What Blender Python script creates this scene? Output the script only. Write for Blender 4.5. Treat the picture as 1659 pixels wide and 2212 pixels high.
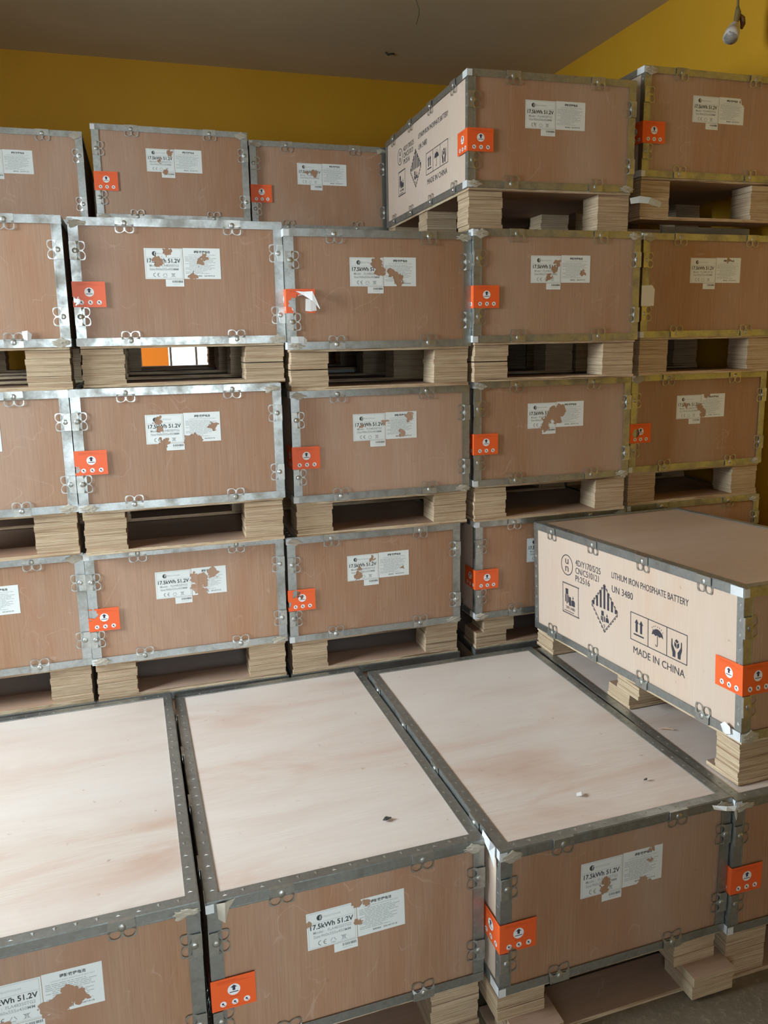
import bpy, bmesh, math, random
from mathutils import Vector, Matrix
random.seed(7)
R = math.radians
C = bpy.context.scene.collection
for o in list(bpy.data.objects): bpy.data.objects.remove(o)

# ---------------------------------------------------------------- camera, light, exposure
sc = bpy.context.scene
FPX, YAW, PIT, ROL, CZ = 1693.308, R(17.18882), R(10.20137), R(-.99406), 1.95103
cam = bpy.data.objects.new('camera', bpy.data.cameras.new('camera')); C.objects.link(cam)
fwd = Vector((math.sin(YAW)*math.cos(PIT), math.cos(YAW)*math.cos(PIT), -math.sin(PIT)))
rt = Vector((math.cos(YAW), -math.sin(YAW), 0)); up = rt.cross(fwd)
r2 = rt*math.cos(ROL)+up*math.sin(ROL); u2 = -rt*math.sin(ROL)+up*math.cos(ROL)
M = Matrix((r2, u2, -fwd)).transposed().to_4x4(); M.translation = (0, 0, CZ)
cam.matrix_world = M
cam.data.sensor_fit = 'VERTICAL'; cam.data.sensor_height = 24; cam.data.lens = FPX/2212*24
cam.data.shift_x = -1.938/2212; cam.data.shift_y = -73.262/2212
cam.data.clip_start = .05
sc.camera = cam
sc.view_settings.view_transform = 'Standard'; sc.view_settings.look = 'None'
sc.view_settings.gamma = 1; sc.view_settings.use_curve_mapping = False
sc.view_settings.exposure = 0.0
w = bpy.data.worlds.new('sky'); sc.world = w; w.use_nodes = True
w.node_tree.nodes['Background'].inputs[0].default_value = (.82, .93, 1, 1)
w.node_tree.nodes['Background'].inputs[1].default_value = 3.0
def area(name, loc, rot, sx, sy, power, col):
    l = bpy.data.lights.new(name, 'AREA'); l.shape = 'RECTANGLE'; l.size = sx; l.size_y = sy; l.energy = power; l.color = col
    o = bpy.data.objects.new(name, l); C.objects.link(o); o.location = loc; o.rotation_euler = rot; return o
WLX = -2.6                      # left wall
area('daylight_side', (WLX-.9, 2.15, 2.75), (0, R(-70), 0), 1.5, 1.3, 420, (.80, .92, 1))
area('daylight_door', (.22, -3.6, 1.9), (R(90), 0, 0), .75, 1.5, 118, (.86, .94, 1))

W, D, H = .74, 1.2, .438
XW, YW, ZC = 2.925, 5.70, 3.745   # right wall, back wall, ceiling

# ---------------------------------------------------------------- materials
def mat(name):
    m = bpy.data.materials.new(name); m.use_nodes = True; nt = m.node_tree
    return m, nt, nt.nodes['Principled BSDF']
def N(nt, t, **k):
    n = nt.nodes.new(t)
    for a, b in k.items(): setattr(n, a, b)
    return n
def ramp(nt, src, stops):
    r = N(nt, 'ShaderNodeValToRGB'); e = r.color_ramp.elements
    while len(e) < len(stops): e.new(.5)
    for i, (p, c) in enumerate(stops): e[i].position = p; e[i].color = (*c, 1) if len(c) == 3 else c
    nt.links.new(src, r.inputs[0]); return r
def coords(nt, scale, rnd=True):
    tc = N(nt, 'ShaderNodeTexCoord'); mp = N(nt, 'ShaderNodeMapping'); mp.inputs['Scale'].default_value = scale
    src = tc.outputs['Object']
    if rnd:
        oi = N(nt, 'ShaderNodeObjectInfo'); ad = N(nt, 'ShaderNodeVectorMath', operation='MULTIPLY_ADD')
        cx = N(nt, 'ShaderNodeCombineXYZ')
        for i in range(3): nt.links.new(oi.outputs['Random'], cx.inputs[i])
        nt.links.new(cx.outputs[0], ad.inputs[0]); ad.inputs[1].default_value = (37, 53, 29); nt.links.new(src, ad.inputs[2]); src = ad.outputs[0]
    nt.links.new(src, mp.inputs[0]); return mp.outputs[0]
def noise(nt, vec, s, det=4, rough=.55, dist=0):
    n = N(nt, 'ShaderNodeTexNoise'); n.inputs['Scale'].default_value = s; n.inputs['Detail'].default_value = det
    n.inputs['Roughness'].default_value = rough; n.inputs['Distortion'].default_value = dist
    nt.links.new(vec, n.inputs['Vector']); return n.outputs['Fac']
def mix(nt, fac, a, b, bt='MIX'):
    m = N(nt, 'ShaderNodeMix', data_type='RGBA', blend_type=bt)
    for s, v in ((m.inputs[0], fac), (m.inputs[6], a), (m.inputs[7], b)):
        if isinstance(v, (int, float)): s.default_value = v
        elif isinstance(v, tuple): s.default_value = (*v, 1)
        else: nt.links.new(v, s)
    return m.outputs[2]
def bump(nt, b, h, st, dist=.002):
    n = N(nt, 'ShaderNodeBump'); n.inputs['Strength'].default_value = st; n.inputs['Distance'].default_value = dist
    nt.links.new(h, n.inputs['Height']); nt.links.new(n.outputs[0], b.inputs['Normal'])
def ply(name, grain, ca, cb, cc, dust, rough, dc=(.62, .54, .475)):
    m, nt, b = mat(name)
    fine = coords(nt, grain); broad = coords(nt, tuple(1 if g > 20 else .25 for g in grain))
    f1 = noise(nt, fine, 3.2, 5, .6, .4); f2 = noise(nt, broad, 5, 4, .6, 1.2); f3 = noise(nt, broad, 2.1, 3, .5, .6)
    c = ramp(nt, f1, [(.3, ca), (.7, cb)]).outputs[0]
    fr = ramp(nt, f2, [(.46, (0, 0, 0)), (.74, (.7, .7, .7))]).outputs[0]
    c = mix(nt, fr, c, cc)
    pale = ramp(nt, f3, [(.4, (0, 0, 0)), (.75, (1, 1, 1))]).outputs[0]
    mm = N(nt, 'ShaderNodeMath', operation='MULTIPLY'); mm.inputs[1].default_value = dust; nt.links.new(pale, mm.inputs[0])
    c = mix(nt, mm.outputs[0], c, dc)
    sp = noise(nt, coords(nt, (1, 1, 1)), 38, 3, .5)
    spk = ramp(nt, sp, [(.70, (0, 0, 0)), (.78, (.45, .45, .45))]).outputs[0]
    c = mix(nt, spk, c, (.25, .13, .07))
    f4 = noise(nt, coords(nt, (1, 1, 1)), 3.5, 1.5, .5, 1.8)
    scr = ramp(nt, f4, [(.492, (0, 0, 0)), (.497, (.28, .28, .28)), (.502, (0, 0, 0))]).outputs[0]
    f5 = noise(nt, coords(nt, (1, 1, 1)), 6, 3, .6)
    scr = mix(nt, 1.0, scr, ramp(nt, f5, [(.48, (0, 0, 0)), (.6, (1, 1, 1))]).outputs[0], 'MULTIPLY')
    c = mix(nt, scr, c, (.70, .58, .48))
    oi = N(nt, 'ShaderNodeObjectInfo'); rr = ramp(nt, oi.outputs['Random'], [(0, (.86, .84, .82)), (1, (1.0, 1.0, 1.0))])
    c = mix(nt, 1.0, c, rr.outputs[0], 'MULTIPLY')
    nt.links.new(c, b.inputs['Base Color']); b.inputs['Roughness'].default_value = rough
    bump(nt, b, f1, .25, .001); return m
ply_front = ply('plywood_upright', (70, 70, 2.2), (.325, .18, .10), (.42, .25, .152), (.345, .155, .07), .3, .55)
ply_side_lit = ply('plywood_side_lit', (70, 70, 2.2), (.58, .44, .335), (.64, .51, .40), (.61, .43, .32), .5, .55)  # left panels paler: light from the left painted into their tone
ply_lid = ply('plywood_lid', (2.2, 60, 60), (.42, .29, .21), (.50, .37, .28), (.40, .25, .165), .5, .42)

ply_rough = ply('plywood_rough', (2.2, 60, 60), (.30, .18, .11), (.38, .24, .16), (.30, .15, .09), .3, .7)
ply_lid_pale = ply('plywood_lid_pale', (2.2, 60, 60), (.57, .475, .41), (.64, .56, .495), (.49, .31, .23), .85, .40, (.68, .64, .60))  # paler, more neutral lid tone for the crates on the floor
m_lam, nt, b = mat('laminated_edge')
lines = noise(nt, coords(nt, (3, 3, 120)), 1, 5, .65, .1)
big = noise(nt, coords(nt, (2, 2, 40)), 1, 3, .6)
c = ramp(nt, lines, [(.34, (.06, .035, .02)), (.43, (.30, .20, .11)), (.49, (.56, .43, .28)), (.555, (.64, .53, .37)), (.585, (.20, .12, .06)), (.61, (.50, .37, .22)), (.66, (.62, .50, .34))]).outputs[0]
c = mix(nt, ramp(nt, big, [(.45, (0, 0, 0)), (.6, (.5, .5, .5))]).outputs[0], c, (.36, .22, .12))
nt.links.new(c, b.inputs['Base Color']); b.inputs['Roughness'].default_value = .8; bump(nt, b, lines, .5, .002)

def steel(name, base, rough, met):
    m, nt, b = mat(name); v = coords(nt, (1, 1, 1))
    vo = N(nt, 'ShaderNodeTexVoronoi'); vo.inputs['Scale'].default_value = 130; nt.links.new(v, vo.inputs['Vector'])
    n1 = noise(nt, v, 14, 4, .6); bw = N(nt, 'ShaderNodeSeparateColor'); nt.links.new(vo.outputs['Color'], bw.inputs[0])
    c = ramp(nt, bw.outputs[0], [(0, tuple(x*.86 for x in base)), (1, base)]).outputs[0]
    c = mix(nt, ramp(nt, n1, [(.45, (0, 0, 0)), (.7, (.75, .75, .75))]).outputs[0], c, (.25, .24, .20))
    nt.links.new(c, b.inputs['Base Color']); b.inputs['Metallic'].default_value = met
    rr = ramp(nt, n1, [(.35, (rough,)*3), (.7, (rough+.25,)*3)]); nt.links.new(rr.outputs[0], b.inputs['Roughness'])
    return m
m_steel = steel('galvanised_steel', (.43, .455, .445), .34, .92)
m_clip = steel('clip_steel', (.50, .51, .48), .32, .9)
def flat(name, col, rough=.6, met=0):
    m, nt, b = mat(name); v = coords(nt, (1, 1, 1)); n1 = noise(nt, v, 25, 3)
    c = ramp(nt, n1, [(.3, tuple(x*.85 for x in col)), (.7, col)]).outputs[0]
    nt.links.new(c, b.inputs['Base Color']); b.inputs['Roughness'].default_value = rough; b.inputs['Metallic'].default_value = met
    return m
m_ink = flat('stencil_ink', (.035, .033, .045), .7)
m_tape = flat('corner_tape', (.66, .68, .68), .4)
m_resin = flat('grimy_tape', (.42, .38, .30), .5)
m_dark = flat('dark_grime', (.05, .045, .04), .8)

def torn(name, col, rough):                 # paper and print with torn-away patches
    m, nt, b = mat(name)
    b.inputs['Base Color'].default_value = (*col, 1); b.inputs['Roughness'].default_value = rough
    tc = N(nt, 'ShaderNodeTexCoord'); v = tc.outputs['Object']
    oi = N(nt, 'ShaderNodeObjectInfo')
    ns = N(nt, 'ShaderNodeTexNoise', noise_dimensions='4D'); ns.inputs['Scale'].default_value = 70; ns.inputs['Detail'].default_value = 3
    nt.links.new(v, ns.inputs['Vector']); mw = N(nt, 'ShaderNodeMath', operation='MULTIPLY'); mw.inputs[1].default_value = 50
    nt.links.new(oi.outputs['Random'], mw.inputs[0]); nt.links.new(mw.outputs[0], ns.inputs['W'])
    sub = N(nt, 'ShaderNodeVectorMath', operation='SUBTRACT'); nt.links.new(ns.outputs['Color'], sub.inputs[0]); sub.inputs[1].default_value = (.5, .5, .5)
    sc_ = N(nt, 'ShaderNodeVectorMath', operation='MULTIPLY_ADD'); nt.links.new(sub.outputs[0], sc_.inputs[0]); sc_.inputs[1].default_value = (.05, 0, .05); nt.links.new(v, sc_.inputs[2])
    sx = N(nt, 'ShaderNodeSeparateXYZ'); nt.links.new(sc_.outputs[0], sx.inputs[0])
    cur = None
    for k in range(1, 6):
        at = N(nt, 'ShaderNodeAttribute', attribute_type='OBJECT', attribute_name='tear%d' % k)
        s = N(nt, 'ShaderNodeSeparateXYZ'); nt.links.new(at.outputs['Vector'], s.inputs[0])
        dx = N(nt, 'ShaderNodeMath', operation='SUBTRACT'); nt.links.new(sx.outputs[0], dx.inputs[0]); nt.links.new(s.outputs[0], dx.inputs[1])
        dz = N(nt, 'ShaderNodeMath', operation='SUBTRACT'); nt.links.new(sx.outputs[2], dz.inputs[0]); nt.links.new(s.outputs[1], dz.inputs[1])
        q = N(nt, 'ShaderNodeCombineXYZ'); nt.links.new(dx.outputs[0], q.inputs[0]); nt.links.new(dz.outputs[0], q.inputs[1])
        ln = N(nt, 'ShaderNodeVectorMath', operation='LENGTH'); nt.links.new(q.outputs[0], ln.inputs[0])
        lt = N(nt, 'ShaderNodeMath', operation='LESS_THAN'); nt.links.new(ln.outputs['Value'], lt.inputs[0]); nt.links.new(s.outputs[2], lt.inputs[1])
        if cur is None: cur = lt.outputs[0]
        else:
            mx = N(nt, 'ShaderNodeMath', operation='MAXIMUM'); nt.links.new(cur, mx.inputs[0]); nt.links.new(lt.outputs[0], mx.inputs[1]); cur = mx.outputs[0]
    inv = N(nt, 'ShaderNodeMath', operation='SUBTRACT'); inv.inputs[0].default_value = 1; nt.links.new(cur, inv.inputs[1])
    nt.links.new(inv.outputs[0], b.inputs['Alpha']); return m
m_paper = torn('label_paper', (.70, .74, .72), .4)
m_lblink = torn('label_ink', (.04, .045, .05), .6)
m_lblgrey = torn('label_small_print', (.36, .39, .39), .6)
m_orange = torn('orange_sticker', (.80, .115, .022), .45)
m_stwhite = torn('sticker_white', (.78, .78, .78), .5)
m_stink = torn('sticker_ink', (.03, .025, .05), .6)
m_storange = torn('sticker_small_print', (.55, .07, .015), .5)

def wallmat(name, ca, cb, rough=.7, bs=.3):
    m, nt, b = mat(name); v = coords(nt, (1, 1, 1), False)
    n1 = noise(nt, v, 1.6, 5, .6); n2 = noise(nt, v, 60, 3, .6)
    nt.links.new(ramp(nt, n1, [(.3, ca), (.7, cb)]).outputs[0], b.inputs['Base Color']); b.inputs['Roughness'].default_value = rough
    bump(nt, b, n2, bs, .003); return m
m_yellow = wallmat('yellow_paint', (.57, .30, .008), (.63, .34, .015))
m_ceil = wallmat('ceiling_plaster', (.56, .45, .27), (.62, .50, .31), .9)
m_dull = wallmat('unseen_wall_dull', (.20, .13, .06), (.25, .165, .08), .9)  # darkened finish for the unseen walls, keeps their bounce light down
m_floor, nt, b = mat('dirty_concrete')
v = coords(nt, (1, 1, 1), False); n1 = noise(nt, v, 3, 6, .65); n2 = noise(nt, v, 45, 5, .7)
c = ramp(nt, n1, [(.3, (.10, .08, .05)), (.7, (.19, .15, .10))]).outputs[0]
c = mix(nt, ramp(nt, n2, [(.55, (0, 0, 0)), (.7, (.8, .8, .8))]).outputs[0], c, (.27, .22, .15))
nt.links.new(c, b.inputs['Base Color']); b.inputs['Roughness'].default_value = .95; bump(nt, b, n2, .6, .006)
m_outwall = wallmat('orange_outside_wall', (.75, .30, .07), (.82, .36, .09))
m_bar = flat('window_bar_paint', (.55, .58, .56), .5)
m_white = flat('white_plastic', (.80, .80, .78), .35)
m_wood = flat('splinter_wood', (.55, .36, .24), .8)
m_greypanel = flat('grey_board', (.46, .45, .38), .8)

# ---------------------------------------------------------------- mesh helpers
class MB:
    def __init__(s): s.v = []; s.f = []; s.m = []
    def box(s, x0, x1, y0, y1, z0, z1, mi=0, cap=None):
        n = len(s.v)
        s.v += [(x, y, z) for z in (z0, z1) for y in (y0, y1) for x in (x0, x1)]
        for q in ((0, 2, 3, 1), (4, 5, 7, 6), (0, 1, 5, 4), (2, 6, 7, 3), (0, 4, 6, 2), (1, 3, 7, 5)):
            s.f.append([n+i for i in q]); s.m.append(cap if cap is not None and q in ((0, 2, 3, 1), (4, 5, 7, 6)) else mi)
    def poly(s, pts, mi=0):
        n = len(s.v); s.v += [tuple(p) for p in pts]; s.f.append(list(range(n, n+len(pts)))); s.m.append(mi)
    def tooth(s, p, a, b, n, flip):        # small punched triangular barb: base corner directions a, b, normal n
        p, a, b, n = Vector(p), Vector(a), Vector(b), Vector(n)
        q = [p-a*.006-b*.005*flip, p+a*.006-b*.005*flip, p+b*.006*flip, p-b*.004*flip+n*.0016]
        i = len(s.v); s.v += [tuple(x) for x in q]
        for f in ((0, 1, 3), (1, 2, 3), (2, 0, 3)): s.f.append([i+k for k in f]); s.m.append(1)
    def tube(s, pts, rad, seg=8, mi=0):
        pts = [Vector(p) for p in pts]; rings = []
        for i, p in enumerate(pts):
            d = (pts[min(i+1, len(pts)-1)]-pts[max(i-1, 0)]).normalized()
            a = d.orthogonal().normalized() if i == 0 else (a-d*a.dot(d)).normalized()
            bb = d.cross(a); rr = rad[i] if isinstance(rad, (list, tuple)) else rad
            rings.append(len(s.v)); s.v += [tuple(p+(a*math.cos(t)+bb*math.sin(t))*rr) for t in [2*math.pi*k/seg for k in range(seg)]]
        for i in range(len(pts)-1):
            for k in range(seg):
                s.f.append([rings[i]+k, rings[i]+(k+1) % seg, rings[i+1]+(k+1) % seg, rings[i+1]+k]); s.m.append(mi)
        s.f.append([rings[0]+k for k in range(seg)][::-1]); s.m.append(mi); s.f.append([rings[-1]+k for k in range(seg)]); s.m.append(mi)
    def mesh(s, name, mats, bevel=0, smooth=False):
        me = bpy.data.meshes.new(name); me.from_pydata(s.v, [], s.f); me.update()
        for m in (mats if isinstance(mats, (list, tuple)) else [mats]): me.materials.append(m)
        for p, i in zip(me.polygons, s.m): p.material_index = i; p.use_smooth = smooth
        if bevel:
            bm = bmesh.new(); bm.from_mesh(me); bmesh.ops.bevel(bm, geom=bm.edges[:], offset=bevel, segments=1, affect='EDGES'); bm.to_mesh(me); bm.free()
        return me
def link(name, me, parent=None, mtx=None):
    o = bpy.data.objects.new(name, me); C.objects.link(o)
    if parent: o.parent = parent
    if mtx is not None: o.matrix_local = mtx
    return o
def tag(o, label, cat, group=None):
    o['label'] = label; o['category'] = cat
    if group: o['group'] = group
    return o
def struct(name, mb, m, bevel=0):
    o = link(name, mb.mesh(name, m, bevel)); o['kind'] = 'structure'; return o

# 2D print: shapes collected in (s, t) and mapped on a plane
class Print:
    def __init__(s): s.parts = []          # (pts list of polygons, mat, layer)
    def poly(s, pts, mi=0, lay=1): s.parts.append(([(0,)], [pts], mi, lay))
    def rect(s, x0, y0, x1, y1, mi=0, lay=1): s.poly([(x0, y0), (x1, y0), (x1, y1), (x0, y1)], mi, lay)
    def frame(s, x0, y0, x1, y1, t, mi=0, lay=1):
        s.rect(x0, y0, x1, y0+t, mi, lay); s.rect(x0, y1-t, x1, y1, mi, lay); s.rect(x0, y0+t, x0+t, y1-t, mi, lay); s.rect(x1-t, y0+t, x1, y1-t, mi, lay)
    def line(s, a, b, t, mi=0, lay=1):
        a, b = Vector(a), Vector(b); d = (b-a).normalized(); n = Vector((-d.y, d.x))*t/2
        s.poly([tuple(a-n), tuple(b-n), tuple(b+n), tuple(a+n)], mi, lay)
    def disc(s, x, y, rx, ry=None, mi=0, lay=1, n=24, a0=0, a1=2*math.pi):
        ry = ry or rx; k = n if a1-a0 > 6.28 else n+1
        s.poly([(x+rx*math.cos(a0+(a1-a0)*i/n), y+ry*math.sin(a0+(a1-a0)*i/n)) for i in range(k)], mi, lay)
    def arc(s, x, y, rx, ry, t, mi=0, lay=1, n=28, a0=0, a1=2*math.pi):
        for i in range(n):
            a, b = a0+(a1-a0)*i/n, a0+(a1-a0)*(i+1)/n
            s.poly([(x+rx*math.cos(a), y+ry*math.sin(a)), (x+rx*math.cos(b), y+ry*math.sin(b)), (x+(rx-t)*math.cos(b), y+(ry-t)*math.sin(b)), (x+(rx-t)*math.cos(a), y+(ry-t)*math.sin(a))], mi, lay)
    def text(s, txt, x0, y0, x1, y1, mi=0, lay=1, bold=0, cap='H'):
        cu = bpy.data.curves.new('t', 'FONT'); cu.body = txt; cu.size = 1; cu.resolution_u = 3; cu.offset = bold
        ob = bpy.data.objects.new('t', cu); C.objects.link(ob); bpy.context.view_layer.update()
        me = bpy.data.meshes.new_from_object(ob.evaluated_get(bpy.context.evaluated_depsgraph_get()))
        vs = [v.co for v in me.vertices]
        if vs:
            ax, bx = min(v.x for v in vs), max(v.x for v in vs); ay, by = min(v.y for v in vs), max(v.y for v in vs)
            s.parts.append(([(x0+(v.x-ax)/(bx-ax)*(x1-x0), y0+(v.y-ay)/(by-ay)*(y1-y0)) for v in vs], [list(p.vertices) for p in me.polygons], mi, lay))
        bpy.data.objects.remove(ob); bpy.data.meshes.remove(me); bpy.data.curves.remove(cu)
    def emit(s, mb, fn, off=0):            # fn(s, t, layer) -> xyz
        for vs, fs, mi, lay in s.parts:
            if vs and vs[0] == (0,): mb.poly([fn(p[0], p[1], lay) for p in fs[0]], mi+off)
            else:
                n = len(mb.v); mb.v += [fn(p[0], p[1], lay) for p in vs]
                for f in fs: mb.f.append([n+i for i in f]); mb.m.append(mi+off)

# ---------------------------------------------------------------- the room
mb = MB(); mb.box(WLX-.2, XW+.2, -4.5, YW+.2, -.1, 0); struct('floor', mb, m_floor)
mb = MB(); mb.box(WLX-.2, XW+.2, -.6, YW+.2, ZC, ZC+.1); struct('ceiling', mb, m_ceil)
mb = MB(); mb.box(XW, XW+.2, -.6, YW+.2, 0, ZC); struct('wall_right', mb, m_yellow)
def holed(mb, horiz, a0, a1, z0, z1, holes, fn):   # wall with rectangular openings
    xs = sorted({a0, a1, *[h[0] for h in holes], *[h[1] for h in holes]}); zs = sorted({z0, z1, *[h[2] for h in holes], *[h[3] for h in holes]})
    for i in range(len(xs)-1):
        for j in range(len(zs)-1):
            cx, cz = (xs[i]+xs[i+1])/2, (zs[j]+zs[j+1])/2
            if not any(h[0] < cx < h[1] and h[2] < cz < h[3] for h in holes): fn(mb, xs[i], xs[i+1], zs[j], zs[j+1])
mb = MB(); holed(mb, 1, WLX-.2, XW, 0, ZC, [(.0, .74, 1.45, 2.35), (1.22, 1.62, 1.45, 2.35)], lambda m, a, b, c, d: m.box(a, b, YW, YW+.2, c, d)); struct('wall_back', mb, m_yellow)
mb = MB(); holed(mb, 0, -.6, YW, 0, ZC, [(1.45, 2.8, 1.1, 3.0)], lambda m, a, b, c, d: m.box(WLX-.2, WLX, a, b, c, d)); struct('wall_left', mb, m_dull)
mb = MB(); holed(mb, 1, WLX, XW, 0, ZC, [(-1.05, .48, 0, 2.6)], lambda m, a, b, c, d: m.box(a, b, -.60, -.45, c, d)); struct('wall_front_unseen', mb, m_dull)  # unseen wall; doorway set so its edge shades the right-hand crates
def window(name, a0, a1, z0, z1, bars, fn):
    mb = MB()
    for (p, q, c, d) in ((a0, a1, z0, z0+.03), (a0, a1, z1-.03, z1), (a0, a0+.03, z0, z1), (a1-.03, a1, z0, z1)): fn(mb, p, q, c, d)
    o = struct(name, mb, m_bar)
    for x in bars:
        mb = MB(); fn(mb, x-.007, x+.007, z0, z1); link('bar', mb.mesh('bar', m_bar), o)
window('window_1', 0, .74, 1.45, 2.35, (.225, .40, .555), lambda m, a, b, c, d: m.box(a, b, YW+.05, YW+.08, c, d))
window('window_2', 1.22, 1.62, 1.45, 2.35, (), lambda m, a, b, c, d: m.box(a, b, YW+.05, YW+.08, c, d))
window('window_3', 1.45, 2.8, 1.1, 3.0, (1.79, 2.125, 2.46), lambda m, a, b, c, d: m.box(WLX-.1, WLX-.07, a, b, c, d))
mb = MB(); mb.box(-.3, .235, YW+.75, YW+.85, 0, 3.2); o = link('outside_wall', mb.mesh('outside_wall', m_outwall)); o['kind'] = 'structure'
mb = MB(); mb.box(1.30, 1.62, YW+.55, YW+.65, 0, 3.2); o = link('outside_wall', mb.mesh('outside_wall', m_outwall)); o['kind'] = 'structure'

# ---------------------------------------------------------------- crate part meshes (box coordinates: front-left-bottom of the box is 0,0,0)
def grid_quad(mb, o, a, b, na, nb, mi=0): pass
def panel(x0, x1, y0, y1, z0, z1, m, name):
    mb = MB(); mb.box(x0, x1, y0, y1, z0, z1); return mb.mesh(name, m)
T = .0016
ME = {}
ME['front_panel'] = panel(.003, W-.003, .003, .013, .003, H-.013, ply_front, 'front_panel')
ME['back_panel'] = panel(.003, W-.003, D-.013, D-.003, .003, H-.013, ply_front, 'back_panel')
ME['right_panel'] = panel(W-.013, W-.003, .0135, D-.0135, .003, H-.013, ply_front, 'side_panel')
ME['lid'] = panel(.003, W-.003, .003, D-.003, H-.0125, H-.002, ply_lid, 'lid')
ME['lid_pale'] = ME['lid'].copy(); ME['lid_pale'].materials[0] = ply_lid_pale
mb = MB(); mb.box(.006, W-.006, .006, D-.006, -.011, .0028, 0, 1); ME['base'] = mb.mesh('base_board', [m_lam, ply_rough])

# left side panel with its stencilled print; s runs from the far end to the near end
P = Print(); BS = D/1.2; ZS = H/.44
P.arc(.254, .313, .043, .040, .0035, n=36)
P.text('u', .243, .317, .265, .337); P.text('n', .243, .288, .265, .308)
P.text('4D/Y170/S/25', .316, .324, .486, .347); P.text('CN/C510121', .316, .294, .474, .317); P.text('PI:2516', .316, .264, .415, .287)
x = .220                                            # hatched frame of the battery mark
while x < .336:
    for y in (.123, .238): P.poly([(x, y), (x+.0035, y), (x+.0055, y+.005), (x+.002, y+.005)])
    x += .0055
y = .126
while y < .238:
    for x in (.220, .333): P.poly([(x, y), (x+.005, y+.002), (x+.005, y+.0055), (x, y+.0035)])
    y += .0055
P.rect(.243, .198, .262, .221)
for i, hh in enumerate((.030, .036, .030)): P.rect(.240+i*.010, .198-hh, .246+i*.010, .197)
P.rect(.268, .158, .282, .192); P.poly([(.285, .160), (.310, .160), (.310, .178), (.303, .184), (.290, .184), (.285, .178)])
P.poly([(.292, .188), (.296, .200), (.300, .193), (.302, .188)])
P.text('UN 3480', .246, .143, .310, .154)
P.rect(.232, .133, .305, .1355)
cx, cy, hx, hy = .5105, .2075, .088, .087           # class 9 diamond
for (a, b) in (((cx, cy-hy*.93), (cx-hx*.93, cy)), ((cx, cy-hy*.93), (cx+hx*.93, cy))): P.line(a, b, .0022)
for (a, b) in (((cx, cy+hy*.93), (cx-hx*.93, cy)), ((cx, cy+hy*.93), (cx+hx*.93, cy))): P.line(a, b, .0022)
for sx_, sy_ in ((1, 1), (-1, 1), (1, -1), (-1, -1)):
    for k in range(7):
        t0, t1 = k/7, (k+.6)/7; P.line((cx+sx_*hx*t0, cy+sy_*hy*(1-t0)), (cx+sx_*hx*t1, cy+sy_*hy*(1-t1)), .0035)
for k in range(-3, 4):
    x = cx+k*.0235; top = cy+(1-abs(x-cx)/hx)*hy-.004
    if top > cy+.006: P.rect(x-.0058, cy-.002, x+.0058, top)
P.rect(.491, .178, .506, .196); P.rect(.488, .160, .494, .176); P.rect(.497, .156, .503, .176); P.rect(.508, .158, .514, .178)
P.poly([(.518, .160), (.538, .160), (.538, .170), (.532, .178), (.520, .176)]); P.poly([(.522, .180), (.527, .192), (.532, .180)])
P.text('9', .506, .135, .514, .150)
P.text('LITHIUM IRON PHOSPHATE BATTERY', .556, .3285, .965, .3505)
P.text('UN 3480', .557, .279, .681, .303)
P.frame(.668, .143, .962, .239, .0028); P.rect(.764, .145, .767, .238); P.rect(.861, .145, .864, .238)
for x in (.703, .728): P.poly([(x-.0055, .176), (x+.0055, .176), (x+.0055, .206), (x+.011, .206), (x, .220), (x-.011, .206), (x-.0055, .206)])
P.rect(.687, .164, .743, .169)
ux, uy = .815, .192
P.poly([(ux-.030, uy), (ux-.025, uy+.014), (ux-.012, uy+.022), (ux, uy+.025), (ux+.012, uy+.022), (ux+.025, uy+.014), (ux+.030, uy), (ux+.020, uy+.004), (ux+.010, uy), (ux, uy+.004), (ux-.010, uy), (ux-.020, uy+.004)])
P.rect(ux-.0014, uy-.028, ux+.0014, uy+.002); P.arc(ux-.005, uy-.028, .0062, .0062, .0028, n=10, a0=math.pi, a1=2*math.pi)
for dx, dy in ((-.027, .026), (-.018, .031), (-.009, .034), (.002, .034), (.012, .033), (.021, .029), (.028, .022), (-.022, .020)): P.line((ux+dx, uy+dy), (ux+dx-.002, uy+dy-.004), .002)
hx0 = .911                                          # hands holding a box
P.poly([(hx0, .212), (hx0+.010, .206), (hx0+.002, .199), (hx0-.009, .205)]); P.poly([(hx0-.011, .202), (hx0-.001, .196), (hx0-.001, .182), (hx0-.011, .189)]); P.poly([(hx0+.002, .196), (hx0+.012, .203), (hx0+.012, .189), (hx0+.002, .182)])
for q in (-1, 1):
    P.poly([(hx0+q*.025, .208), (hx0+q*.021, .208), (hx0+q*.020, .190), (hx0+q*.010, .176), (hx0+q*.005, .170), (hx0+q*.006, .152), (hx0+q*.019, .152), (hx0+q*.020, .166), (hx0+q*.026, .182)])
P.text('MADE IN CHINA', .686, .100, .951, .124)
mb = MB(); mb.box(.003, .013, .0135, D-.0135, .003, H-.013)
P.emit(mb, lambda s, t, l: (.0024-.0002*l, D-s*BS, t*ZS), 1)
ME['left_panel'] = mb.mesh('side_panel', [ply_side_lit, m_ink])

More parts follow.
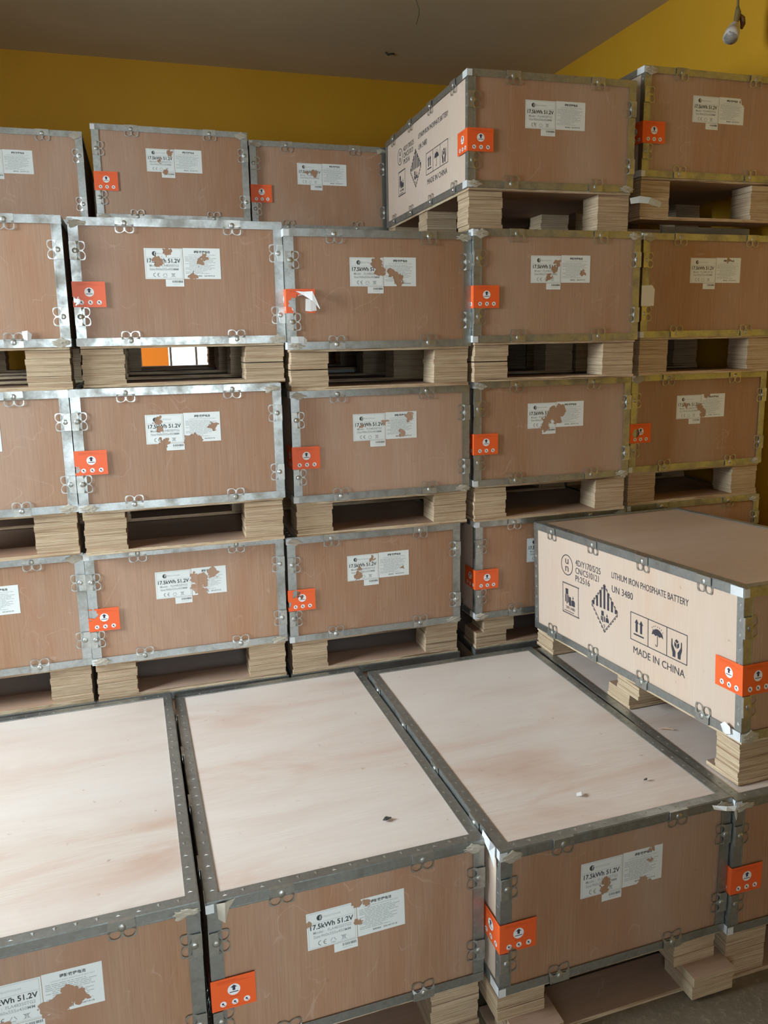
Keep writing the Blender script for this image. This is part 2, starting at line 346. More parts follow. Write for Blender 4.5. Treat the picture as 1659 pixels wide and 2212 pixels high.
# steel edge strips
def strip_top(axis, side, topz):                     # horizontal strips round the lid (topz) or the base
    mb = MB(); wv, wh = .025, .030
    z0, z1 = (H-wv, H) if topz else (0, wv); sg = 1 if topz else -1
    zc = H if topz else 0
    def zz(a, b): return (min(zc+a*sg, zc+b*sg), max(zc+a*sg, zc+b*sg))
    if axis == 'x':
        yo = 0 if side == 0 else D; s = -1 if side == 0 else 1
        ya, yb = sorted((yo, yo+s*T*1.6)); mb.box(-.001, W+.001, ya, yb, z0, z1)
        zi = z0 if topz else z1
        ya2, yb2 = sorted((yo+s*T*1.6, yo+s*T*2.1)); mb.box(0, W, ya2, yb2, zi-.0018, zi+.0018)
        za, zb = zz(-.0005, T); ya3, yb3 = sorted((yo, yo-s*wh)); mb.box(0, W, ya3, yb3, za, zb)
        if topz:
            n = 15
            for i in range(n):
                x = .045+(W-.09)*i/(n-1); mb.tooth((x, yo-s*.017, H+T), (1, 0, 0), (0, 1, 0), (0, 0, 1), random.choice((-1, 1)))
    else:
        xo = 0 if side == 0 else W; s = -1 if side == 0 else 1
        xa, xb = sorted((xo, xo+s*T*1.6)); mb.box(xa, xb, 0, D, z0, z1)
        zi = z0 if topz else z1
        xa2, xb2 = sorted((xo+s*T*1.6, xo+s*T*2.1)); mb.box(xa2, xb2, 0, D, zi-.0018, zi+.0018)
        za, zb = zz(-.0005, T*.9); xa3, xb3 = sorted((xo, xo-s*wh)); mb.box(xa3, xb3, .001, D-.001, za, zb)
        if topz:
            n = 24
            for i in range(n):
                y = .045+(D-.09)*i/(n-1); mb.tooth((xo-s*.017, y, H+T*.9), (1, 0, 0), (0, 1, 0), (0, 0, 1), -1 if (i//4) % 2 else 1)
    return mb.mesh('edge_strip', [m_steel, m_clip])
def strip_v(xs, ys):
    mb = MB(); wf, ws = .030, .026; z0, z1 = .004, H-.004
    xo = 0 if xs == 0 else W; yo = 0 if ys == 0 else D; sx_ = -1 if xs == 0 else 1; sy_ = -1 if ys == 0 else 1
    ya, yb = sorted((yo+sy_*T, yo-sy_*.0005)); xa, xb = sorted((xo+sx_*T, xo-sx_*wf)); mb.box(xa, xb, ya, yb, z0, z1)
    ya2, yb2 = sorted((yo+sy_*T, yo+sy_*T*1.5)); xi = xo-sx_*wf; mb.box(xi-.0018, xi+.0018, ya2, yb2, z0, z1)
    xa, xb = sorted((xo+sx_*T, xo-sx_*.0005)); ya, yb = sorted((yo+sy_*T*.9, yo-sy_*ws)); mb.box(xa, xb, ya, yb, z0, z1)
    for i in range(9):
        z = .05+(H-.1)*i/8; mb.tooth((xo+sx_*T, yo-sy_*.014, z), (0, 1, 0), (0, 0, 1), (sx_, 0, 0), random.choice((-1, 1)))
    return mb.mesh('edge_strip', [m_steel, m_clip])
STR = [strip_top(a, s, t) for a in 'xy' for s in (0, 1) for t in (1, 0)]
STV = [strip_v(a, b) for a in (0, 1) for b in (0, 1)]

# butterfly clip: plate over the strip, two rings on the panel; lies in x-z, faces -y, strip below z=.025
def clip_mesh():
    cu = bpy.data.curves.new('clip', 'CURVE'); cu.dimensions = '2D'; cu.fill_mode = 'BOTH'; cu.extrude = .0008
    out = [(-.031, 0), (.031, 0), (.031, .020), (.0325, .030), (.032, .044), (.028, .049), (.018, .050), (.008, .048), (0, .042), (-.008, .048), (-.018, .050), (-.028, .049), (-.032, .044), (-.0325, .030), (-.031, .020)]
    loops = [out]
    for sgn in (-1, 1): loops.append([(sgn*.0160+.0133*math.cos(t), .0350+.0128*math.sin(t)) for t in [2*math.pi*k/20 for k in range(20)]])
    for l in loops:
        sp = cu.splines.new('POLY'); sp.points.add(len(l)-1); sp.use_cyclic_u = True
        for p, q in zip(sp.points, l): p.co = (q[0], q[1], 0, 1)
    ob = bpy.data.objects.new('clip', cu); C.objects.link(ob); bpy.context.view_layer.update()
    me = bpy.data.meshes.new_from_object(ob.evaluated_get(bpy.context.evaluated_depsgraph_get()))
    bm = bmesh.new(); bm.from_mesh(me)
    for v in bm.verts:
        x, y, z = v.co; k = max(0, min(1, (.030-y)/.008))
        v.co = (x, -.0012-.0042*k-z*.8-.0006, y)
    bmesh.ops.recalc_face_normals(bm, faces=bm.faces[:])
    mt = Matrix.Translation((0, -.006, .016)) @ Matrix.Diagonal((1, .45, 1, 1))
    bmesh.ops.create_uvsphere(bm, u_segments=14, v_segments=8, radius=.0095, matrix=mt)
    bmesh.ops.create_cube(bm, size=1, matrix=Matrix.Translation((0, -.003, -.001)) @ Matrix.Diagonal((.060, .009, .0022, 1)))
    m2 = bpy.data.meshes.new('clip'); bm.to_mesh(m2); bm.free(); m2.materials.append(m_clip)
    bpy.data.objects.remove(ob); bpy.data.curves.remove(cu); bpy.data.meshes.remove(me); return m2
CLIP = clip_mesh()
def Tm(x, y, z): return Matrix.Translation((x, y, z))
def clip_mats_front():
    r = []
    for fx in (.25*W, .755*W): r.append(Tm(fx, 0, 0)); r.append(Tm(fx, 0, H) @ Matrix.Rotation(math.pi, 4, 'Y'))
    for fz in (.232*H, .745*H):
        r.append(Tm(0, 0, fz) @ Matrix.Rotation(math.pi/2, 4, 'Y')); r.append(Tm(W, 0, fz) @ Matrix.Rotation(-math.pi/2, 4, 'Y'))
    return r
def clip_mats_left():
    Q = Matrix.Rotation(-math.pi/2, 4, 'Z'); r = []
    for y in (.16, .46, .76, 1.055):
        r.append(Tm(0, y, 0) @ Q); r.append(Tm(0, y, H) @ Q @ Matrix.Rotation(math.pi, 4, 'Y'))
    return r
def clip_mats_right():
    Q = Matrix.Rotation(math.pi/2, 4, 'Z'); r = []
    for y in (.16, .46, .76, 1.055):
        r.append(Tm(W, y, 0) @ Q); r.append(Tm(W, y, H) @ Q @ Matrix.Rotation(math.pi, 4, 'Y'))
    return r

# shipping label: paper, small sub-label, print
def label_mesh():
    P = Print()
    P.poly([(0, 0), (.133, 0), (.133, .107), (0, .107)], 0, 0)
    P.poly([(.1345, .001), (.266, .001), (.266, .109), (.1345, .109)], 0, 0)
    P.rect(.069, -.026, .133, -.001, 0, 0)
    P.frame(.004, .003, .129, .104, .0007, 2); P.rect(.006, .075, .127, .0757, 2)
    P.disc(.035, .0885, .0082, mi=1, n=24); P.arc(.038, .0885, .0056, .0056, .0018, mi=0, lay=2, n=16, a0=-1.3, a1=2.2); P.rect(.0348, .083, .0366, .0935, 0, 2); P.rect(.0366, .0915, .041, .0932, 0, 2); P.rect(.0366, .0878, .0395, .0892, 0, 2)
    P.text('FELICITYSOLAR', .046, .086, .091, .0905, 2)
    P.text('17.5kWh 51.2V', .009, .0565, .124, .0715, 1, bold=.022)
    P.text('Model :  FLA48350TG2', .016, .043, .118, .0515, 2, bold=.012); P.text('Size:960x555x450MM', .016, .0305, .116, .039, 2, bold=.012)
    for x in (.034, .048): P.arc(x, .0145, .0062, .0068, .0014, 1, n=14, a0=math.pi*.42, a1=math.pi*1.58)
    P.rect(.043, .0139, .048, .0151, 1)
    for k in range(3):
        a = math.pi/2+k*2*math.pi/3; b = a+2*math.pi/3
        P.line((.068+.0078*math.cos(a+.25), .013+.0078*math.sin(a+.25)), (.068+.0078*math.cos(b-.25), .013+.0078*math.sin(b-.25)), .002, 2)
    P.frame(.0925, .008, .1005, .018, .0012, 2); P.rect(.0905, .0185, .1025, .020, 2); P.line((.089, .0065), (.104, .021), .0011, 2); P.line((.104, .0065), (.089, .021), .0011, 2)
    P.text('磷酸铁锂电池', .173, .091, .230, .1005, 1, bold=.02)
    P.text('LITHIUM IRON PHOSPHATE BATTERY', .153, .0835, .250, .0870, 2)
    rnd = random.Random(3)
    y = .0775
    while y > .019:
        x = .1405 if rnd.random() < .8 else .155
        end = rnd.uniform(.20, .255)
        while x < end:
            ww = rnd.uniform(.006, .02); P.rect(x, y, min(x+ww, end), y+.0016, 2); x += ww+.0022
        y -= .0048
    P.text('服务电话', .176, .009, .198, .0142, 1, bold=.01); P.text('020-34719118', .206, .0095, .243, .0140, 1, bold=.005)
    x = .0925
    while x < .128:
        ww = rnd.choice((.0006, .001, .0015)); P.rect(x, -.0125, x+ww, -.005, 1 if ww > .0012 else 2); x += ww+rnd.choice((.0006, .001))
    P.rect(.0925, -.018, .119, -.0172, 2)
    mb = MB(); P.emit(mb, lambda s, t, l: (s, -.0003*l, t))
    return mb.mesh('shipping_label', [m_paper, m_lblink, m_lblgrey])
LABEL = label_mesh()
def sticker_print():
    P = Print(); P.disc(.052, .052, .0158, mi=1, lay=1, n=30)
    P.poly([(.0485, .050), (.0555, .050), (.0555, .0585), (.0605, .0585), (.052, .0655), (.0435, .0585), (.0485, .0585)], 2, 2); P.rect(.041, .0445, .063, .0467, 2, 2)
    for x in (.024, .0535, .083):
        P.disc(x, .0165, .0080, mi=1, lay=1, n=20); P.disc(x-.001, .0175, .0028, mi=2, lay=2, n=8); P.line((x, .016), (x+.0035, .0125), .0016, 2, 2); P.rect(x-.004, .0115, x+.004, .0122, 3, 2)
    P.rect(.010, .074, .098, .0748, 3, 1); P.rect(.010, .080, .060, .0812, 3, 1); P.rect(.012, .0775, .078, .0782, 3, 1); P.rect(.040, .031, .064, .0324, 3, 1); P.rect(.016, .0055, .090, .0063, 3, 1)
    return P
def sticker_mesh():
    P = sticker_print(); mb = MB(); e = .0042
    L_, h = .106, .088
    mb.poly([(-e, -e, 0), (L_, -e, 0), (L_, -e, h), (-e, -e, h)], 0)
    mb.poly([(-e, L_, 0), (-e, -e, 0), (-e, -e, h), (-e, L_, h)], 0)
    P.emit(mb, lambda s, t, l: (s, -e-.0003*l, t)); P.emit(mb, lambda s, t, l: (-e-.0003*l, L_-.004-s, t))
    return mb.mesh('warning_sticker', [m_orange, m_stwhite, m_stink, m_storange])
STICK = sticker_mesh()
def blank_mesh():
    mb = MB(); e = .0042; mb.poly([(-e, -e, 0), (.060, -e, 0), (.062, -e, .070), (.048, -e, .088), (-e, -e, .086)], 0); return mb.mesh('warning_sticker', [m_stwhite])
BLANK = blank_mesh()
def tape_mesh():                                     # pale tape on the left-face corner ends of the strips
    mb = MB(); e = .0036
    mb.box(-e-.0008, -e, 0, .050, .0, .027); mb.box(-.0008-e, .016, -e-.0008, -e, .0, .024); return mb.mesh('corner_tape', m_tape)
def wad_mesh(seed):                                  # crumpled grimy tape on a front corner
    rnd = random.Random(seed); bm = bmesh.new(); bmesh.ops.create_icosphere(bm, subdivisions=3, radius=1)
    ph = [rnd.uniform(0, 6) for _ in range(6)]
    for v in bm.verts:
        k = 1+.25*math.sin(5*v.co.x+ph[0])*math.sin(6*v.co.z+ph[1])+.15*math.sin(11*v.co.z+ph[2]+7*v.co.x)
        v.co = (v.co.x*.030*k, v.co.y*.0035*k, v.co.z*.012*k*(1+.3*math.sin(3*v.co.x+ph[3])))
    me = bpy.data.meshes.new('tape_wad'); bm.to_mesh(me); bm.free(); me.materials.append(m_resin)
    return me
TAPE = tape_mesh(); WADS = [wad_mesh(i) for i in range(4)]

# pallet feet: stacked plywood layers, unit height 1 (scaled to the pallet height)
def block_mesh(w_, d_, seed, layers=7, gap=None, step=None, off=(0, 0)):
    rnd = random.Random(seed); mb = MB(); z = 0
    hs = [rnd.uniform(.7, 1.3) for _ in range(layers)]; s = sum(hs)
    for i, h in enumerate(hs):
        h /= s; ox = off[0]+rnd.uniform(-.0025, .0025); oy = off[1]+rnd.uniform(-.0025, .0025)
        if step and z+h/2 > step[0]: ox += step[1]; oy += step[2]
        top = z+h-(.03 if gap is not None and i == gap else .0)
        mb.box(ox, w_+ox, oy, d_+oy, z, top, 0, 1); z += h
    return mb.mesh('foot_block', [m_lam, ply_rough])
BLK = [block_mesh(.145, .125, i) for i in range(4)]
BLKF = block_mesh(.145, .125, 31, 6, step=(.5, -.028, .055), off=(.02, -.055))
BLKN = block_mesh(.145, .095, 21, 8)
BLKGAP = block_mesh(.145, .125, 11, 6, gap=2)
BLKSTEP = block_mesh(.145, .125, 12, 7, step=(.5, .035, .0))
BLKSTEPY = block_mesh(.145, .125, 13, 7, step=(.5, .0, -.05))
mb = MB(); mb.box(.006, W-.006, 0, .135, 0, .013, 0, 1); RUN = mb.mesh('runner_board', [m_lam, ply_rough])

def crate(name, x, y, yaw, z0, zb, label,  tears=(), full=True, label_on=True, sticker='orange', stears=(), Hs=1, tilt=0, feet=None, wads=(0, 1), group=None, dl=(0, 0, 0), side_clips=False):
    e = bpy.data.objects.new(name, None); C.objects.link(e); e.location = (x, y, z0); e.rotation_euler = (0, 0, yaw); e.empty_display_size = .1
    tag(e, label, 'crate', group or 'steel-edged plywood crates stacked in the store room')
    Pp = zb-z0
    B = Tm(0, 0, Pp) @ Matrix.Rotation(tilt, 4, 'X') @ Matrix.Diagonal((1, 1, Hs, 1))
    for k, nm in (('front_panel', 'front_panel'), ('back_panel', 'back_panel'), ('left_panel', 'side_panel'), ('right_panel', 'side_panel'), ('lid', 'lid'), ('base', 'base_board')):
        pn = link(nm, ME['lid_pale' if k == 'lid' and z0 == 0 else k], e, B)
        if k == 'front_panel': fp = pn
    for s in STR+STV: link('edge_strip', s, e, B)
    if full:
        for m in clip_mats_front()+(clip_mats_left() if side_clips else []):
            j = Matrix.Translation((random.uniform(-.006, .006)*(abs(m[0][0]) > .5), 0, 0)); link('clip', CLIP, e, B @ j @ m)
    if label_on:
        lb = link('shipping_label', LABEL, fp, Tm(.245+dl[0], .0024, .232+dl[1]) @ Matrix.Rotation(dl[2], 4, 'Y'))
        for i, t in enumerate(tears): lb['tear%d' % (i+1)] = [float(q) for q in t]
    if sticker == 'orange':
        st = link('warning_sticker', STICK, fp, Tm(0, 0, .134))
        for i, t in enumerate(stears): st['tear%d' % (i+1)] = [float(q) for q in t]
    elif sticker == 'blank':
        st = link('warning_sticker', BLANK, fp, Tm(0, 0, .134)); st['label'] = 'blank white sticker'
    if full:
        for zz in (-.0005, H-.0265): link('corner_tape', TAPE, e, B @ Tm(0, 0, zz))
        for k in wads:
            px = (.03, W-.03)[k % 2]; pz = H-.019 if random.random() < .6 else .012
            link('tape_wad', WADS[(k+int(x*10)) % 4], e, B @ Tm(px, -.0045, pz))
    base = -.011
    for j, yy in enumerate((.012, (D-.125)/2, D-.137)):
        for i, xx in enumerate((.008, W-.153)):
            me = BLK[(i+2*j+int(abs(x)*7)) % 4]
            hgt = Pp+base-.013+math.tan(tilt)*(yy+.06)
            if feet and (i, j) in feet: me = feet[(i, j)]
            link('foot_block', me, e, Tm(xx, yy, .013) @ Matrix.Diagonal((1, 1, hgt-.0015, 1)))
        link('runner_board', RUN, e, Tm(0, yy-.005, 0))
    REG.append(e); return e

REG = []
T1 = .59140625                                        # level pitch
PH = .15347
Z = lambda lvl, dz: (lvl-1)*T1+PH+dz                  # box bottom at a level
def top(lvl, dz): return Z(lvl, dz)+H+.0015
gB = 'plywood crates in the five tall stacks along the back'; gF = 'plywood crates in the low front row on the floor'; gR = 'plywood crates in the second row behind the tall stacks'
OD = ('leftmost', 'second', 'third', 'fourth', 'rightmost')

# front row on the floor
crate('wooden_crate', -.689, 1.736, R(.8), 0, Z(1, .025), 'low front row crate at the bottom left corner with bright lid and torn label', [(.165, .02, .03), (.19, .045, .022), (.14, .02, .02), (.21, .03, .02), (.05, .0, .012)], group=gF, wads=(1,))
crate('wooden_crate', .070, 1.753, R(1.0), 0, Z(1, .010), 'low front row crate with a dark chip on its lid and clear white label', [(.163, .093, .011), (.135, .10, .016), (.136, .045, .008), (.005, .072, .006)], group=gF, wads=(0, 1), dl=(0, 0, -.02), side_clips=True)
crate('wooden_crate', .822, 1.682, R(.8), 0, Z(1, .024), 'low front row crate with a white paper scrap on its lid and scuffed label', [(.085, .035, .013), (.078, .015, .015), (.225, .065, .008), (.205, .0, .02), (.23, .108, .012)], group=gF, stears=[(.035, .0, .012)], feet={(1, 0): BLKF, (0, 0): BLKF}, side_clips=True)
crate('wooden_crate', 1.569, 1.678, R(-.2), 0, Z(1, .019), 'low plywood crate at the right end of the front row beneath the big marked crate', [(.1, .05, .02)], group=gF, wads=(0,), side_clips=True)
# the crate with the printed side
crate('wooden_crate', 1.619, 1.729, .029, top(1, .019), .759, 'big crate with black UN 3480 print on pale side, resting on the front row', [(.1, .05, .02)], Hs=.465/H, tilt=-.057, feet={(0, 1): BLKSTEPY, (0, 0): BLKN, (1, 0): BLKN}, wads=(0,), group=gB, side_clips=True)

# the five back stacks: (x, y, yaw, dz) by level
BT = {0: {2: (-.983, 3.012, .3, .001), 3: (-.983, 2.986, -.1, .011), 4: (-.958, 2.981, -.2, .010)},
      1: {2: (-.238, 3.009, -.3, -.001), 3: (-.234, 2.956, -.7, .013), 4: (-.197, 3.005, -.1, .010)},
      2: {2: (.517, 3.003, -.1, -.012), 3: (.552, 2.989, -.3, -.023), 4: (.546, 2.959, -.1, -.017)},
      3: {2: (1.331, 3.000, 0, -.014), 3: (1.313, 2.979, -.6, -.011), 4: (1.290, 2.933, -2.0, -.004), 5: (1.301, 3.021, -2.0, .014)},
      4: {2: (2.10, 3.03, 0, -.014), 3: (2.094, 3.022, .5, -.011), 4: (2.094, 2.977, 0, .002), 5: (2.098, 3.019, 0, .086)}}
TEARS = {(1, 2): [(.17, .06, .028), (.145, .075, .018), (.215, .085, .022), (.15, .03, .018), (.17, .01, .022)],
         (1, 3): [(.045, .085, .014), (.050, .055, .012), (.165, .005, .030), (.06, .005, .018), (.24, .06, .016)],
         (1, 4): [(.045, .065, .018), (.080, .095, .016), (.195, .060, .012), (.21, .075, .010), (.163, .010, .014)],
         (2, 2): [(.045, .02, .018), (.05, .05, .010), (.24, .035, .010), (.105, .085, .010)],
         (2, 3): [(.035, .06, .010), (.13, .07, .012), (.235, .09, .018), (.205, .025, .015)],
         (2, 4): [(.105, .09, .022), (.12, .06, .022), (.17, .05, .018), (.19, .03, .018), (.20, .01, .016)],
         (3, 2): [(.1, .05, .01)],
         (3, 3): [(.125, .06, .030), (.155, .075, .024), (.09, .03, .02), (.08, .005, .020), (.14, .03, .02)],
         (3, 4): [(.105, .055, .014), (.12, .08, .014), (.08, .02, .015), (.235, .04, .012)],
         (3, 5): [(.04, .02, .005)],
         (4, 3): [(.05, .06, .012), (.13, .05, .02), (.15, .02, .02), (.165, .1, .014)],
         (4, 4): [(.2, .1, .01)], (4, 5): [(.262, .10, .018)],
         (0, 2): [(.12, .08, .01)], (0, 3): [(.12, .08, .02)], (0, 4): [(.12, .08, .01)]}
LB = {(0, 2): 'plywood crate at the left edge, just above the lids of the front row',
      (0, 3): 'plywood crate at the left edge, middle one of the leftmost tall stack',
      (0, 4): 'plywood crate at the left edge with pale tape scrap at its bottom edge',
      (1, 2): 'crate with half its label torn away, lowest seen in the second stack from left',
      (1, 3): 'crate with shredded white label, middle one of the second stack from left',
      (1, 4): 'plywood crate whose pallet gap shows the bright window, top of the second stack from left',
      (2, 2): 'plywood crate with scratched orange sticker, lowest seen in the third stack from left',
      (2, 3): 'crate with whole orange sticker and readable label, middle one of the third stack',
      (2, 4): 'plywood crate with orange sticker peeled into a white curl, top of the third stack',
      (3, 2): 'plywood crate half hidden behind the big crate with the black UN 3480 print',
      (3, 3): 'plywood crate with badly torn label in the fourth stack, second seen from the bottom',
      (3, 4): 'crate directly below the topmost crate whose pale printed side shows',
      (3, 5): 'topmost plywood crate of the fourth stack with its pale printed left side showing',
      (4, 2): 'plywood crate mostly hidden behind the lid of the big printed crate, rightmost stack',
      (4, 3): 'crate in the rightmost stack with orange sticker partly covered by its neighbour',
      (4, 4): 'crate in the rightmost stack with blank white patch instead of an orange sticker',
      (4, 5): 'topmost plywood crate at the upper right corner, raised on loose boards'}
for c_, lv in BT.items():
    prev = top(1, 0)
    for lvl in (1, 2, 3, 4, 5):
        if lvl == 1:
            x, y, a, dz = lv[2]; crate('wooden_crate', x, y, 0, 0, Z(1, 0), 'plywood crate at the foot of a tall back stack, hidden behind the front row', full=False, label_on=False, sticker=None, group='hidden bottom crates of the back stacks'); continue
        if lvl not in lv: continue
        x, y, a, dz = lv[lvl]; zb = Z(lvl, dz); z0 = prev
        if (c_, lvl) == (4, 5): z0 = prev+.062
        ft = {(1, 4): {(1, 0): BLKGAP}, (3, 4): {(0, 0): BLKGAP}, (3, 2): {(0, 0): BLKSTEP}, (2, 4): {(0, 0): BLKGAP}}.get((c_, lvl))
        st = 'blank' if (c_, lvl) == (4, 4) else 'orange'
        stt = {(2, 4): [(.035, .035, .028), (.06, .04, .026), (.08, .03, .022), (.045, .01, .022), (.07, .05, .02)], (2, 2): [(.03, .07, .016), (.0, .03, .012), (.045, .055, .008)], (1, 3): [(.0, .02, .012)], (1, 2): [(.008, .07, .02)], (1, 4): [(.006, .02, .012)], (4, 3): [(.03, .045, .016)]}.get((c_, lvl), ())
        crate('wooden_crate', x, y, R(a), z0, zb, LB[(c_, lvl)], TEARS.get((c_, lvl), ()), side_clips=(c_ == 3), sticker=st, stears=stt, feet=ft, group=gB)
        prev = zb+H+.0015

# second row behind
RX = (-.925, -.136, .622, 1.40, 2.16)
for c_ in range(5):
    for lvl in range(1, 6):
        if lvl == 5 and c_ > 2: continue
        y = (4.298, 4.207, 4.257, 4.25, 4.25)[c_]; dz = 0 if lvl < 5 else (0, .020, -.003)[c_]
        if lvl == 5:
            lab = ('uppermost crate at the left edge, just under the yellow wall', 'upper rear crate standing tallest against the yellow wall, dark mark below its label', 'upper rear crate just left of the topmost crate with printed side, faint dirty label')[c_]
            crate('wooden_crate', RX[c_], y, R((0, .6, .5)[c_]), top(4, 0), Z(5, dz), lab, [[(.1, .07, .012)], [(.11, .09, .016), (.06, .05, .012), (.09, .0, .014)], [(.09, .06, .02), (.05, .06, .01)]][c_], group=gR)
        else:
            crate('wooden_crate', RX[c_], 4.27, 0, (lvl-1)*T1+(.0015 if lvl > 1 else 0), Z(lvl, 0), 'plywood crate deep in the second row, seen only through the pallet gaps', full=False, label_on=False, sticker=None, group='hidden crates of the second row')

# ---------------------------------------------------------------- loose things
z44 = top(4, .002)
mb = MB(); mb.box(2.11, 2.82, 3.30, 3.44, z44+.004, z44+.061); mb.box(2.11, 2.82, 4.0, 4.12, z44+.004, z44+.061)
tag(link('spacer_board', mb.mesh('spacer_board', m_lam, .002)), 'laminated wooden spacer boards under the topmost crate at the upper right', 'board')
mb = MB(); mb.box(2.34, 2.83, 3.19, 3.205, z44+.004, z44+.060)
tag(link('grey_board', mb.mesh('grey_board', m_greypanel, .002)), 'dull grey green board in the slot under the topmost right crate', 'board')

def crumple(name, pts, m, parent=None, thick=.001, loc=(0, 0, 0)):
    mb = MB(); n = len(pts); mb.v = [(p[0], p[1], p[2]) for p in pts]+[(p[0], p[1], p[2]+thick) for p in pts]
    mb.f = [list(range(n))[::-1], list(range(n, 2*n))]+[[i, (i+1) % n, n+(i+1) % n, n+i] for i in range(n)]; mb.m = [0]*len(mb.f)
    o = link(name, mb.mesh(name, m), parent); o.location = loc; return o
tag(crumple('paper_scrap', [(-.012, -.002, 0), (0, -.011, .004), (.013, -.004, .001), (.010, .008, .003), (-.004, .010, .0)], m_white, loc=(1.151, 1.841, .6185)), 'small white paper scrap lying on a lid in the front row', 'paper')
tag(crumple('dark_chip', [(-.012, -.003, 0), (-.004, -.009, .002), (.006, -.004, .001), (.014, -.001, .002), (.006, .004, .001), (.002, .010, 0), (-.005, .004, .002)], m_dark, thick=.003, loc=(.585, 1.931, .6045)), 'dark crumbly chip lying on the lid of the middle front crate', 'debris')
tag(crumple('wood_splinter', [(-.022, .012, 0), (-.006, .003, .005), (.020, -.014, .002), (.010, -.003, .0), (-.010, .012, .0)], m_wood, thick=.003, loc=(1.64, 2.095, .612)), 'pale wood splinter lying on the lid below the big printed crate', 'debris')
tag(crumple('bark_crumb', [(-.007, 0, 0), (.002, -.005, .002), (.008, .003, .001), (0, .004, .0)], m_dark, thick=.003, loc=(1.380, 1.845, .6185)), 'tiny brown crumb on the lid that carries the white paper scrap', 'debris')

# peeled curl of the sticker, third stack
def ribbon(name, path, wv, m, parent=None, thick=.0012):
    mb = MB(); k = 0
    for p in path:
        p = Vector(p); a = Vector(wv[k] if isinstance(wv, list) else wv)/2; mb.v += [tuple(p-a), tuple(p+a), tuple(p+a+Vector((0, -thick, 0))), tuple(p-a+Vector((0, -thick, 0)))]; k += 1
    for i in range(len(path)-1):
        q = 4*i
        for j in range(4): mb.f.append([q+j, q+(j+1) % 4, q+4+(j+1) % 4, q+4+j]); mb.m.append(0)
    mb.f += [[0, 1, 2, 3], [4*len(path)-1, 4*len(path)-2, 4*len(path)-3, 4*len(path)-4]]; mb.m += [0, 0]
    return link(name, mb.mesh(name, m, smooth=False), parent)

# hanging lampholder near the yellow wall
L0 = Vector((2.72, 3.23, 3.345))
e = bpy.data.objects.new('hanging_lampholder', None); C.objects.link(e); e.location = L0
tag(e, 'bare white lampholder hanging from a twisted cable near the right yellow wall', 'lamp')
m_cab = flat('cable_brown', (.20, .15, .06), .6)
mb = MB(); mb.tube([(0, 0, .003), (.001, 0, .06), (-.002, 0, .14), (.003, 0, .25), (0, 0, ZC-L0.z)], .0055, 8); link('cable', mb.mesh('cable', m_cab, smooth=True), e)
mb = MB(); mb.tube([(0, 0, .06), (.004, 0, .035), (-.003, 0, .0), (-.012, -.005, -.02)], [.007, .014, .012, .006], 10); link('knot', mb.mesh('cable_knot', m_cab, smooth=True), e)
ax = Vector((-.52, -.38, -.72)).normalized(); p0 = Vector((-.012, -.005, -.015)); mb = MB()
prof = [(0, .012), (.012, .020), (.03, .024), (.055, .025), (.06, .031), (.105, .033), (.105, .028), (.065, .026)]
mb.tube([p0+ax*t for t, _ in prof], [q for _, q in prof], 24); link('socket', mb.mesh('lamp_socket', flat('socket_white', (.62, .58, .52), .4), smooth=True), e)
mb = MB(); mb.tube([p0+ax*.067, p0+ax*.080], [.020, .020], 20); link('socket_mouth', mb.mesh('socket_mouth', m_dark), e)
mb = MB(); mb.tube([(.004, 0, .03), (.030, .0, .012), (.034, 0, -.01), (.028, 0, -.03)], [.008, .013, .012, .006], 10); link('taped_joint', mb.mesh('taped_joint', flat('tape_brown', (.16, .07, .03), .6), smooth=True), e)

# cut wire from the ceiling
mb = MB(); mb.tube([(0, 0, 0), (.006, 0, -.20), (-.004, 0, -.40), (.0, 0, -.45), (.004, 0, -.485), (.016, 0, -.512), (.015, 0, -.532), (.008, 0, -.552), (.003, 0, -.568)], .0024, 6)
o = link('cut_wire', mb.mesh('cut_wire', flat('wire_dark', (.07, .045, .02), .7), smooth=True)); o.location = (1.150, 3.2, ZC); tag(o, 'short cut dark wire dangling from the ceiling', 'wire')
mb = MB(); mb.tube([(-.03, 0, -.002), (-.01, .01, -.012), (.01, 0, -.008), (.03, .01, -.002)], .006, 6)
o = link('wire_stub', mb.mesh('wire_stub', m_dark, smooth=True)); o.location = (1.68, 5.16, ZC); tag(o, 'tiny dark wire stub on the ceiling above the crate gap', 'wire')

# loose flaps of paper and tape that belong to one crate
def find(txt): return next(e for e in REG if txt in e['label'])
def flap(name, owner, pts, m, label=None, bulge=.0):
    """thin bent sheet through world points, given as two equal rows (upper edge, lower edge)"""
    n = len(pts)//2; mb = MB(); th = Vector((0, -.0009, 0))
    for k in range(n):
        for p in (pts[k], pts[n+k]):
            p = Vector(p)+Vector((0, -bulge*math.sin(math.pi*k/(n-1)), 0)); mb.v += [tuple(p), tuple(p+th)]
    for k in range(n-1):
        a = 4*k; b = a+4
        for q in ((a, a+2, b+2, b), (a+1, b+1, b+3, a+3), (a, b, b+1, a+1), (a+2, a+3, b+3, b+2)): mb.f.append(list(q)); mb.m.append(0)
    mb.f += [[0, 1, 3, 2], [4*n-4, 4*n-2, 4*n-1, 4*n-3]]; mb.m += [0, 0]
    o = link(name, mb.mesh(name, m)); bpy.context.view_layer.update(); o.parent = owner; o.matrix_parent_inverse = owner.matrix_world.inverted()
    if label: o['label'] = label
    return o
m_pap2 = flat('sticker_back', (.74, .72, .70), .5); m_gl = flat('glassy_tape', (.50, .50, .46), .25)
c24 = find('white curl')
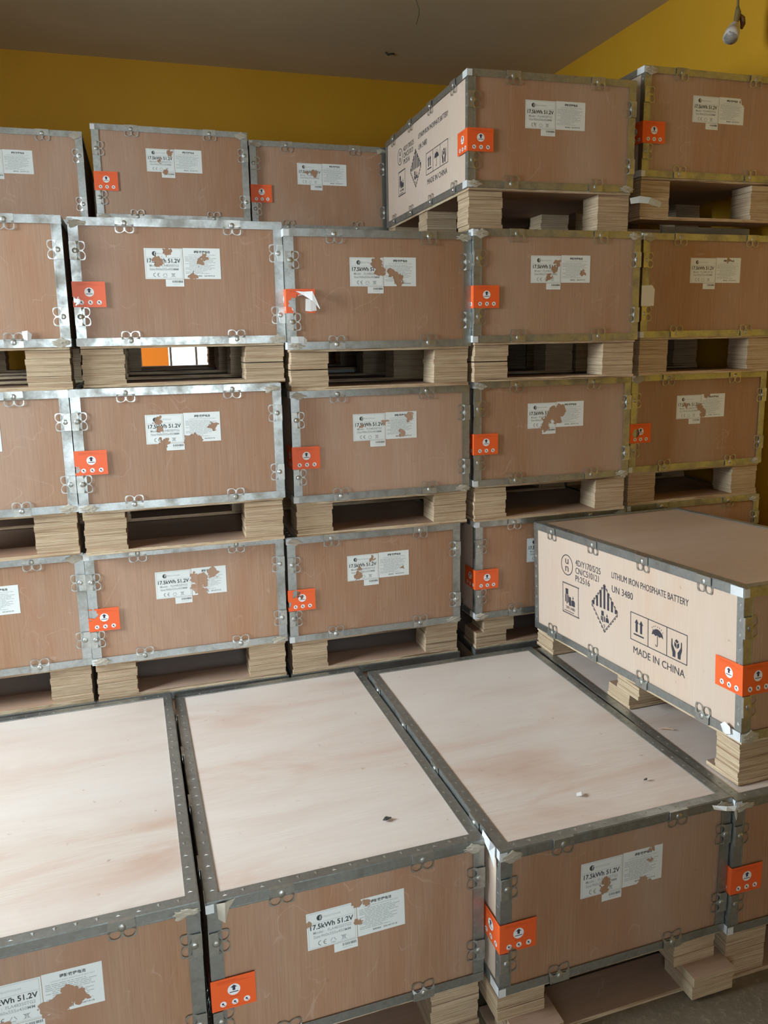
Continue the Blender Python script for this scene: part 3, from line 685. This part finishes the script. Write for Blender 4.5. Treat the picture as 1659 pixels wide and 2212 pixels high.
flap('peeled_curl', c24, [(.578, 2.948, 2.1244), (.607, 2.938, 2.1216), (.636, 2.925, 2.1228), (.664, 2.93, 2.0602), (.579, 2.949, 2.1234), (.610, 2.940, 2.106), (.636, 2.930, 2.088), (.663, 2.932, 2.0582)], m_pap2, 'white curled back of the sticker')
flap('peeled_curl', c24, [(.615, 2.952, 2.097), (.633, 2.95, 2.094), (.651, 2.95, 2.087), (.613, 2.953, 2.052), (.634, 2.951, 2.050), (.656, 2.951, 2.053)], m_pap2)
flap('loose_tape', c24, [(.552, 2.945, 1.9587), (.580, 2.944, 1.9586), (.6014, 2.945, 1.9579), (.6141, 2.948, 1.9457), (.552, 2.945, 1.9340), (.580, 2.944, 1.9335), (.602, 2.946, 1.932), (.6136, 2.949, 1.9303)], m_tape)
c35 = find('topmost plywood crate of the fourth')
flap('loose_tape', c35, [(2.016, 2.975, 2.506), (2.054, 2.960, 2.5135), (2.100, 2.950, 2.508), (2.1586, 2.955, 2.4924), (2.0216, 2.975, 2.4835), (2.052, 2.962, 2.486), (2.0899, 2.952, 2.4827), (2.1505, 2.955, 2.4694)], m_gl)
cF2 = find('white paper scrap')
flap('loose_tape', cF2, [(1.478, 1.672, .6195), (1.515, 1.660, .6180), (1.545, 1.655, .6165), (1.5525, 1.655, .580), (1.470, 1.655, .6190), (1.505, 1.650, .6120), (1.534, 1.650, .606), (1.546, 1.650, .572)], m_tape, bulge=.004)
flap('loose_tape', cF2, [(.812, 1.70, .6205), (.812, 1.73, .6205), (.813, 1.78, .6200), (.8105, 1.70, .560), (.8105, 1.735, .585), (.8108, 1.78, .600)], m_tape)
c04 = find('pale tape scrap')
flap('loose_tape', c04, [(-.3706, 2.972, 1.9907), (-.352, 2.968, 1.9935), (-.3396, 2.972, 1.981), (-.3672, 2.974, 1.9643), (-.355, 2.97, 1.960), (-.3443, 2.973, 1.9608)], m_pap2)
cN = find('UN 3480 print on pale')
flap('loose_tape', cN, [(1.607, 1.805, .782), (1.604, 1.785, .800), (1.606, 1.765, .793), (1.607, 1.792, .762), (1.603, 1.778, .764), (1.605, 1.760, .772)], m_white, 'crumpled white tape end')
cF1 = find('dark chip')
flap('loose_tape', cF1, [(.092, 1.748, .598), (.112, 1.742, .604), (.138, 1.747, .604), (.094, 1.744, .560), (.110, 1.738, .552), (.122, 1.744, .585)], m_resin, bulge=.003)
